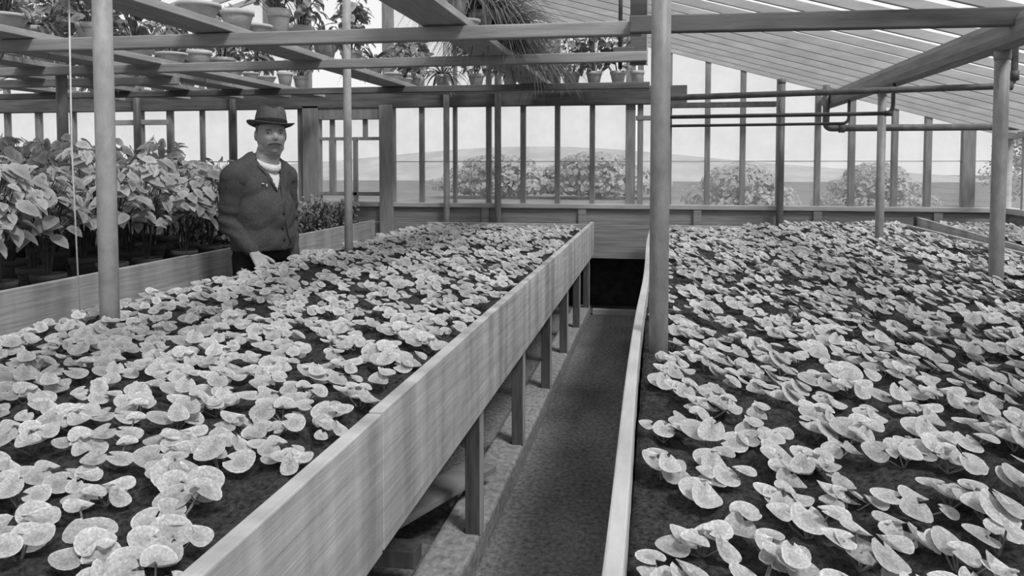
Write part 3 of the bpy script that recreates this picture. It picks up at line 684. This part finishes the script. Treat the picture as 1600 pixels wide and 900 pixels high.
# head frame
HA = R(13); Hf = (W*math.cos(HA)+U*math.sin(HA)); Hs = (U*math.cos(HA)-W*math.sin(HA)); HC = mp(.076, .055, 1.507)
def hp(s_, f_, z): return HC+Hs*s_+Hf*f_+Vector((0, 0, z))
def g(x, c, w_): return math.exp(-((x-c)/w_)**2)
def head_bm(m):
    b2 = bmesh.new(); bmesh.ops.create_icosphere(b2, subdivisions=5, radius=1)
    for v in b2.verts:
        x, y, z = v.co
        s_ = x*.078; f_ = y*.097; h = z*.120
        if z < 0: s_ *= 1-.06*(-z)**2.4
        if z < -.1 and y > 0: f_ *= 1+.02*(-z)
        if y < -.2 and z < -.3: f_ *= 1-.25*(-z)
        if y > 0:
            f_ += .026*g(x, 0, .19)*g(h, -.020, .018)*(1 if h < -.005 else 1)          # nose tip
            f_ += .013*g(x, 0, .15)*g(h, .004, .020)                                   # bridge
            f_ -= .013*(g(x, .44, .19)+g(x, -.44, .19))*g(h, .010, .013)               # sockets
            f_ += .007*g(h, .030, .011)*g(abs(x), .35, .35)                            # brow
            f_ += .007*(g(x, .55, .2)+g(x, -.55, .2))*g(h, -.018, .02)                 # cheek
            f_ += .009*g(x, 0, .35)*g(h, -.057, .014)                                  # mouth
            f_ -= .006*g(x, 0, .3)*g(h, -.078, .008)
            f_ += .016*g(x, 0, .4)*g(h, -.095, .016)                                   # chin
        v.co = hp(s_, f_, h)
    vm = {}
    for v in b2.verts: vm[v] = m.bm.verts.new(v.co)
    for f in b2.faces: m.bm.faces.new([vm[v] for v in f.verts])
    b2.free()
def hand(m, wr, fwd, up, side, curl, thumb):
    """palm, four unequal bent fingers and a thumb leaving the side of the palm"""
    fwd, up, side = fwd.normalized(), up.normalized(), side.normalized()
    pc = wr+fwd*.05
    for k in (-1.5, -.5, .5, 1.5): m.limb(wr+fwd*.012+side*k*.012, wr+fwd*.088+side*k*.0195, .014, .0115, 8)
    for k, ln in ((-1.5, .062), (-.5, .076), (.5, .082), (1.5, .074)):
        p = wr+fwd*.09+side*k*.0205; d = fwd+side*k*.05
        for j, (fr, ang) in enumerate(((.45, .25*curl), (.32, .7*curl), (.23, 1.1*curl))):
            q = p+(d*math.cos(ang)-up*math.sin(ang)).normalized()*ln*fr; m.limb(p, q, .0098-.0008*j, .0092-.0008*j, 8); p = q
    p = wr+fwd*.025+side*thumb*.022
    for ln, o_ in ((.035, .85), (.03, .6), (.024, .4)):
        q = p+(fwd*(1-o_*.4)+side*thumb*o_-up*.15).normalized()*ln; m.limb(p, q, .0115, .0098, 8); p = q
b = MB(); head_bm(b)
b.ball(hp(0, .014, -.096), (.050, .050, .028), 14, Zr(math.atan2(Hs.y, Hs.x))); b.ball(hp(-.038, .014, -.066), .033, 12); b.ball(hp(.038, .014, -.066), .033, 12)
for sg in (-1, 1): b.ball(hp(sg*.081, -.008, -.002), (.009, .019, .031), 12, Zr(math.atan2(Hs.y, Hs.x)))
NA, NB = bp(.0, -.005, 1.31)+U*.02+W*.02, HC+Vector((0, 0, -.072))-Hf*.020
b.limb(NA, NB, .070, .068)
ell(b, 0, 0, 1.20, .165, .105, .15); ell(b, 0, .02, 1.02, .155, .125, .17); ell(b, 0, 0, .87, .150, .115, .13)
b.limb(bp(-.05, -.01, 1.32), shR, .055, .060); b.limb(bp(.05, -.01, 1.32), shL, .055, .060)
b.limb(shR, elR, .055, .042); b.limb(elR, wrR, .042, .029); b.limb(shL, elL, .055, .042); b.limb(elL, wrL, .042, .029)
fw = (mp(.012, .275, .805)-wrR); hand(b, wrR+fw.normalized()*.012, Vector((fw.x, fw.y, fw.z*.75)), Vector((0, 0, 1)), fw.cross(Vector((0, 0, 1))), .45, -1)
hand(b, wrL, Vector((0, 0, -1))+Fd*.2, Sd, Fd, .5, 1)
for sg in (-1, 1):
    hip, kn, an = bp(sg*.085, 0, .82), bp(sg*.095, .01, .46), bp(sg*.10, -.01, .09)
    b.limb(hip, kn, .085, .056); b.limb(kn, an, .056, .038); b.limb(an-Fd*.03+Vector((0, 0, -.045)), an+Fd*.13+Vector((0, 0, -.055)), .038, .032)
solid('body', b, M['skin'], man, .0045, 2)
# shirt under the jacket
b = MB(); ell(b, 0, .004, 1.20, .178, .120, .155); ell(b, 0, .03, 1.03, .168, .140, .17); b.limb(NA-Vector((0, 0, .03)), NA.lerp(NB, .20), .078, .073)
solid('shirt', b, M['shirt'], man, .007, 4)
cl = MB(); NC = NA.lerp(NB, .52)
cl.lathe([(.070, -.035), (.078, -.022), (.0765, .006), (.072, .007), (.066, -.035)], 24, tuple(NC), fn=lambda p, r, a: Vector((p.x, p.y, p.z-.006-.036*math.cos(a-math.atan2(Fd.y, Fd.x)))))
cl.build('collar', M['shirt'], man)
# jacket: one shell with a V opening, hem and cuffs
b = MB(); ell(b, 0, -.004, 1.215, .192, .128, .145); ell(b, 0, .022, 1.06, .188, .150, .19); ell(b, 0, .02, .92, .190, .152, .15); ell(b, 0, .0, 1.27, .15, .10, .11)
b.limb(bp(-.055, -.01, 1.356)+U*.012, shR+Vector((0, 0, .004)), .052, .070); b.limb(bp(.055, -.01, 1.356)+U*.012, shL+Vector((0, 0, .004)), .052, .070)
b.ball(shR, .066, 14); b.ball(shL, .066, 14)
jk = solid('jacket', b, M['jacket'], man, .008, 22)
for sh_, el_, wr_ in ((shR, elR, wrR+(elR-wrR)*.08), (shL, elL, wrL)):
    b = MB(); b.limb(sh_+Vector((0, 0, .004)), el_, .076, .063); b.limb(el_, wr_, .063, .043)
    sl = solid('sleeve', b, M['jacket'], jk, .008, 8)
    for v in sl.data.vertices:
        q = v.co; t_ = max(0, 1-abs(q.z-1.03)/.13); v.co += v.normal*(.006*t_*math.sin(q.z*95+q.x*25)+.002*math.sin(q.z*60+q.y*40))
bm = bmesh.new(); bm.from_mesh(jk.data); kill = []
for f in bm.faces:
    c = f.calc_center_median(); q = c-U*.015; s_, f_, z = q.dot(Sd), q.dot(Fd), q.z
    vw = .070*min(1, max(0, (z-1.19)/.15)) if z > 1.19 else 0
    lower = .010+.075*max(0, (.92-z)/.08)**1.3 if z < .92 else 0
    if f_ > .0 and abs(s_-.008) < vw: kill.append(f)
    elif z < .865: kill.append(f)
    elif z > 1.35 and (Vector((c.x, c.y, 0))-Vector((NC.x, NC.y, 0))).length < .077: kill.append(f)
bmesh.ops.delete(bm, geom=kill, context='FACES')
for v in bm.verts:                              # cloth folds
    q = v.co; v.co += v.normal*(.0022*math.sin(q.z*38+q.x*45+q.y*20)+.0016*math.sin(q.z*70-q.y*75+1))
bm.to_mesh(jk.data); bm.free()
sm = jk.modifiers.new('thickness', 'SOLIDIFY'); sm.thickness = .009; sm.offset = 1
dg = bpy.context.evaluated_depsgraph_get()
def snap(s_, z, off=.004):                     # point on the jacket front
    best = None
    for v in jk.data.vertices:
        q = v.co-U*.015; d = abs(q.dot(Sd)-s_)+abs(q.z-z)
        if q.dot(Fd) > .02 and (best is None or d < best[0]): best = (d, v.co+v.normal*(off+.009))
    return best[1].copy()
MB().tube([snap(.078, 1.33), snap(.058, 1.29), snap(.03, 1.24), snap(.012, 1.16), snap(.014, 1.08), snap(.02, 1.02), snap(.035, .95), snap(.055, .90)], .004, 6).build('front_edge', M['jacket'], man)
MB().tube([snap(-.078, 1.33), snap(-.058, 1.29), snap(-.03, 1.24), snap(-.006, 1.19)], .005, 6).build('lapel', M['jacket'], man)
for z in (1.07, .99, .92): MB().ball(snap(.005, z), .008, 8).build('button', M['band'], man)
bd = MB(); bd.ball(snap(-.085, 1.235, .006), (.010, .005, .004), 8); bd.ball(snap(-.065, 1.225, .006), (.004, .004, .010), 8); bd.build('badge', M['badge'], man)
# trousers and boots
b = MB(); ell(b, 0, 0, .86, .168, .132, .11)
for sg in (-1, 1):
    hip, kn, an = bp(sg*.085, 0, .82), bp(sg*.095, .01, .46), bp(sg*.10, -.01, .12)
    b.limb(hip, kn, .098, .076); b.limb(kn, an, .076, .066)
solid('trousers', b, M['trousers'], man, .009, 4)
for sg in (-1, 1):
    an = bp(sg*.10, -.01, .09); b = MB(); b.limb(an+Vector((0, 0, .03)), an+Vector((0, 0, -.035)), .05, .052); b.limb(an+Vector((0, 0, -.04)), an+Fd*.15+Vector((0, 0, -.05)), .05, .040)
    solid('boot', b, M['band'], man, .007, 3)
# face: eyes, brows, moustache, hair
for sg in (-1, 1):
    e = MB(); e.ball(hp(sg*.031, .074, .010), (.010, .007, .0055), 10, Zr(math.atan2(Hs.y, Hs.x))); e.build('eye', M['eye'], man, smooth=True)
    e = MB(); e.tube([hp(sg*.014, .094, .024), hp(sg*.032, .090, .029), hp(sg*.049, .077, .024)], [.003, .0045, .002], 6); e.build('eyebrow', M['hair'], man)
mo = MB(); mo.tube([hp(-.036, .083, -.056), hp(-.018, .097, -.045), hp(0, .103, -.042), hp(.018, .097, -.045), hp(.036, .083, -.056)], [.003, .008, .009, .008, .003], 8); mo.build('moustache', M['hair'], man)
hr = MB()
for k in range(19):
    a = PI*(.97+1.06*k/18); 
    for z in (.045, .025, .005, -.02):
        if z < .0 and not .2 < (a-PI)/PI < .8: continue
        hr.ball(hp(math.cos(a)*.071, math.sin(a)*.088, z), .0125, 8)
solid('hair', hr, M['hair'], man, .005, 2)
# hat: pinched crown, curled brim, dark band
hat = thing('hat', '', ''); del hat['label'], hat['category']; hat.parent = man; hat.location = HC+Vector((0, 0, .052)); hat.rotation_euler = (0, 0, math.atan2(Hs.y, Hs.x))
Ex = Euler((R(-4), R(3), 0)).to_matrix()
def crown(p, r, a):
    if p.z > .075: p.z -= .022*math.exp(-(p.x/.03)**2)
    if p.z > .05 and p.y > 0: p.x *= 1-.25*min(1, (p.z-.05)/.05)*(p.y/.09)
    return Ex @ p
MB().lathe([(.086, .004), (.087, .02), (.084, .05), (.079, .08), (.070, .102), (.050, .114), (.025, .117), (.001, .117)], 40, sy=1.16, fn=crown).build('hat_crown', M['felt'], hat)
MB().lathe([(.0875, .006), (.089, .008), (.0885, .032), (.0865, .034)], 40, sy=1.16, fn=lambda p, r, a: Ex @ p).build('hat_band', M['band'], hat)
def brim(p, r, a):
    p.z += max(0, (r-.095)/.035)**1.6*(.017*math.cos(a)**2-.006*math.sin(a)**2); return Ex @ p
MB().lathe([(.080, 0), (.095, -.002), (.112, .0), (.128, .003), (.130, .007), (.127, .008), (.112, .005), (.095, .004), (.082, .006)], 40, sy=1.12, fn=brim).build('hat_brim', M['felt'], hat)

# ---------------------------------------------------------------- outside, beyond the glass
def hill(name, x0, x1, y, h, seed):
    q = np.random.default_rng(seed); n = 40; m = MB(); A = []
    for i in range(n+1):
        t = i/n; z = h*math.sin(PI*t)**.8*(1+.25*math.sin(t*9+seed)); A.append((x0+(x1-x0)*t, z))
    f0 = [m.bm.verts.new((x, y, -.2)) for x, z in A]; t0 = [m.bm.verts.new((x, y+10, z)) for x, z in A]; b0 = [m.bm.verts.new((x, y+25, -.2)) for x, z in A]
    for i in range(n):
        m.bm.faces.new((f0[i], f0[i+1], t0[i+1], t0[i])); m.bm.faces.new((t0[i], t0[i+1], b0[i+1], b0[i]))
    return struct(m.build(name, M['hill'], smooth=True))
hill('hill_far', -60, 30, 70, 2.6, 3)
def tree(x, y, h, r, label, seed):
    q = np.random.default_rng(seed); t = thing('tree', label, 'tree', (x, y, -.1))
    MB().tube([(0, 0, 0), (.05, 0, h*.3), (0, .05, h*.6)], [r*.12, r*.09, r*.05], 8).build('trunk', M['leg'], t)
    lv = Leaves()
    for i in range(3600):
        d = q.normal(0, 1, 3); d /= np.linalg.norm(d); c_ = (.30, .55, .75)[i % 3]*h; k = q.uniform(.5, 1)**.6
        p = (d[0]*r*k*(1.5-.4*(i % 3)), d[1]*r*k, c_+d[2]*h*.24*k)
        lv.add(('ovate', 'lo'), p, q.normal(0, 1, 3), (d[0], d[1]-.4, d[2]+.5), r*.042*q.uniform(.6, 1.5))
    lv.obj('crown', M['tree'], t)
tree(1.5, 15, 1.5, 1.0, 'hazy bush outside the right gable windows', 1)
tree(-6.8, 34, 1.95, 2.3, 'hazy tree outside the middle windows, nearer the door', 2)
tree(-2.6, 34, 2.05, 2.2, 'hazy tree outside the middle windows, nearer the aisle', 3)
tree(5.6, 22, 1.55, 1.1, 'hazy bush outside the windows left of the far right post', 4)
tree(11.8, 28, 3.6, 1.0, 'hazy tall tree outside the windows near the right corner', 5)
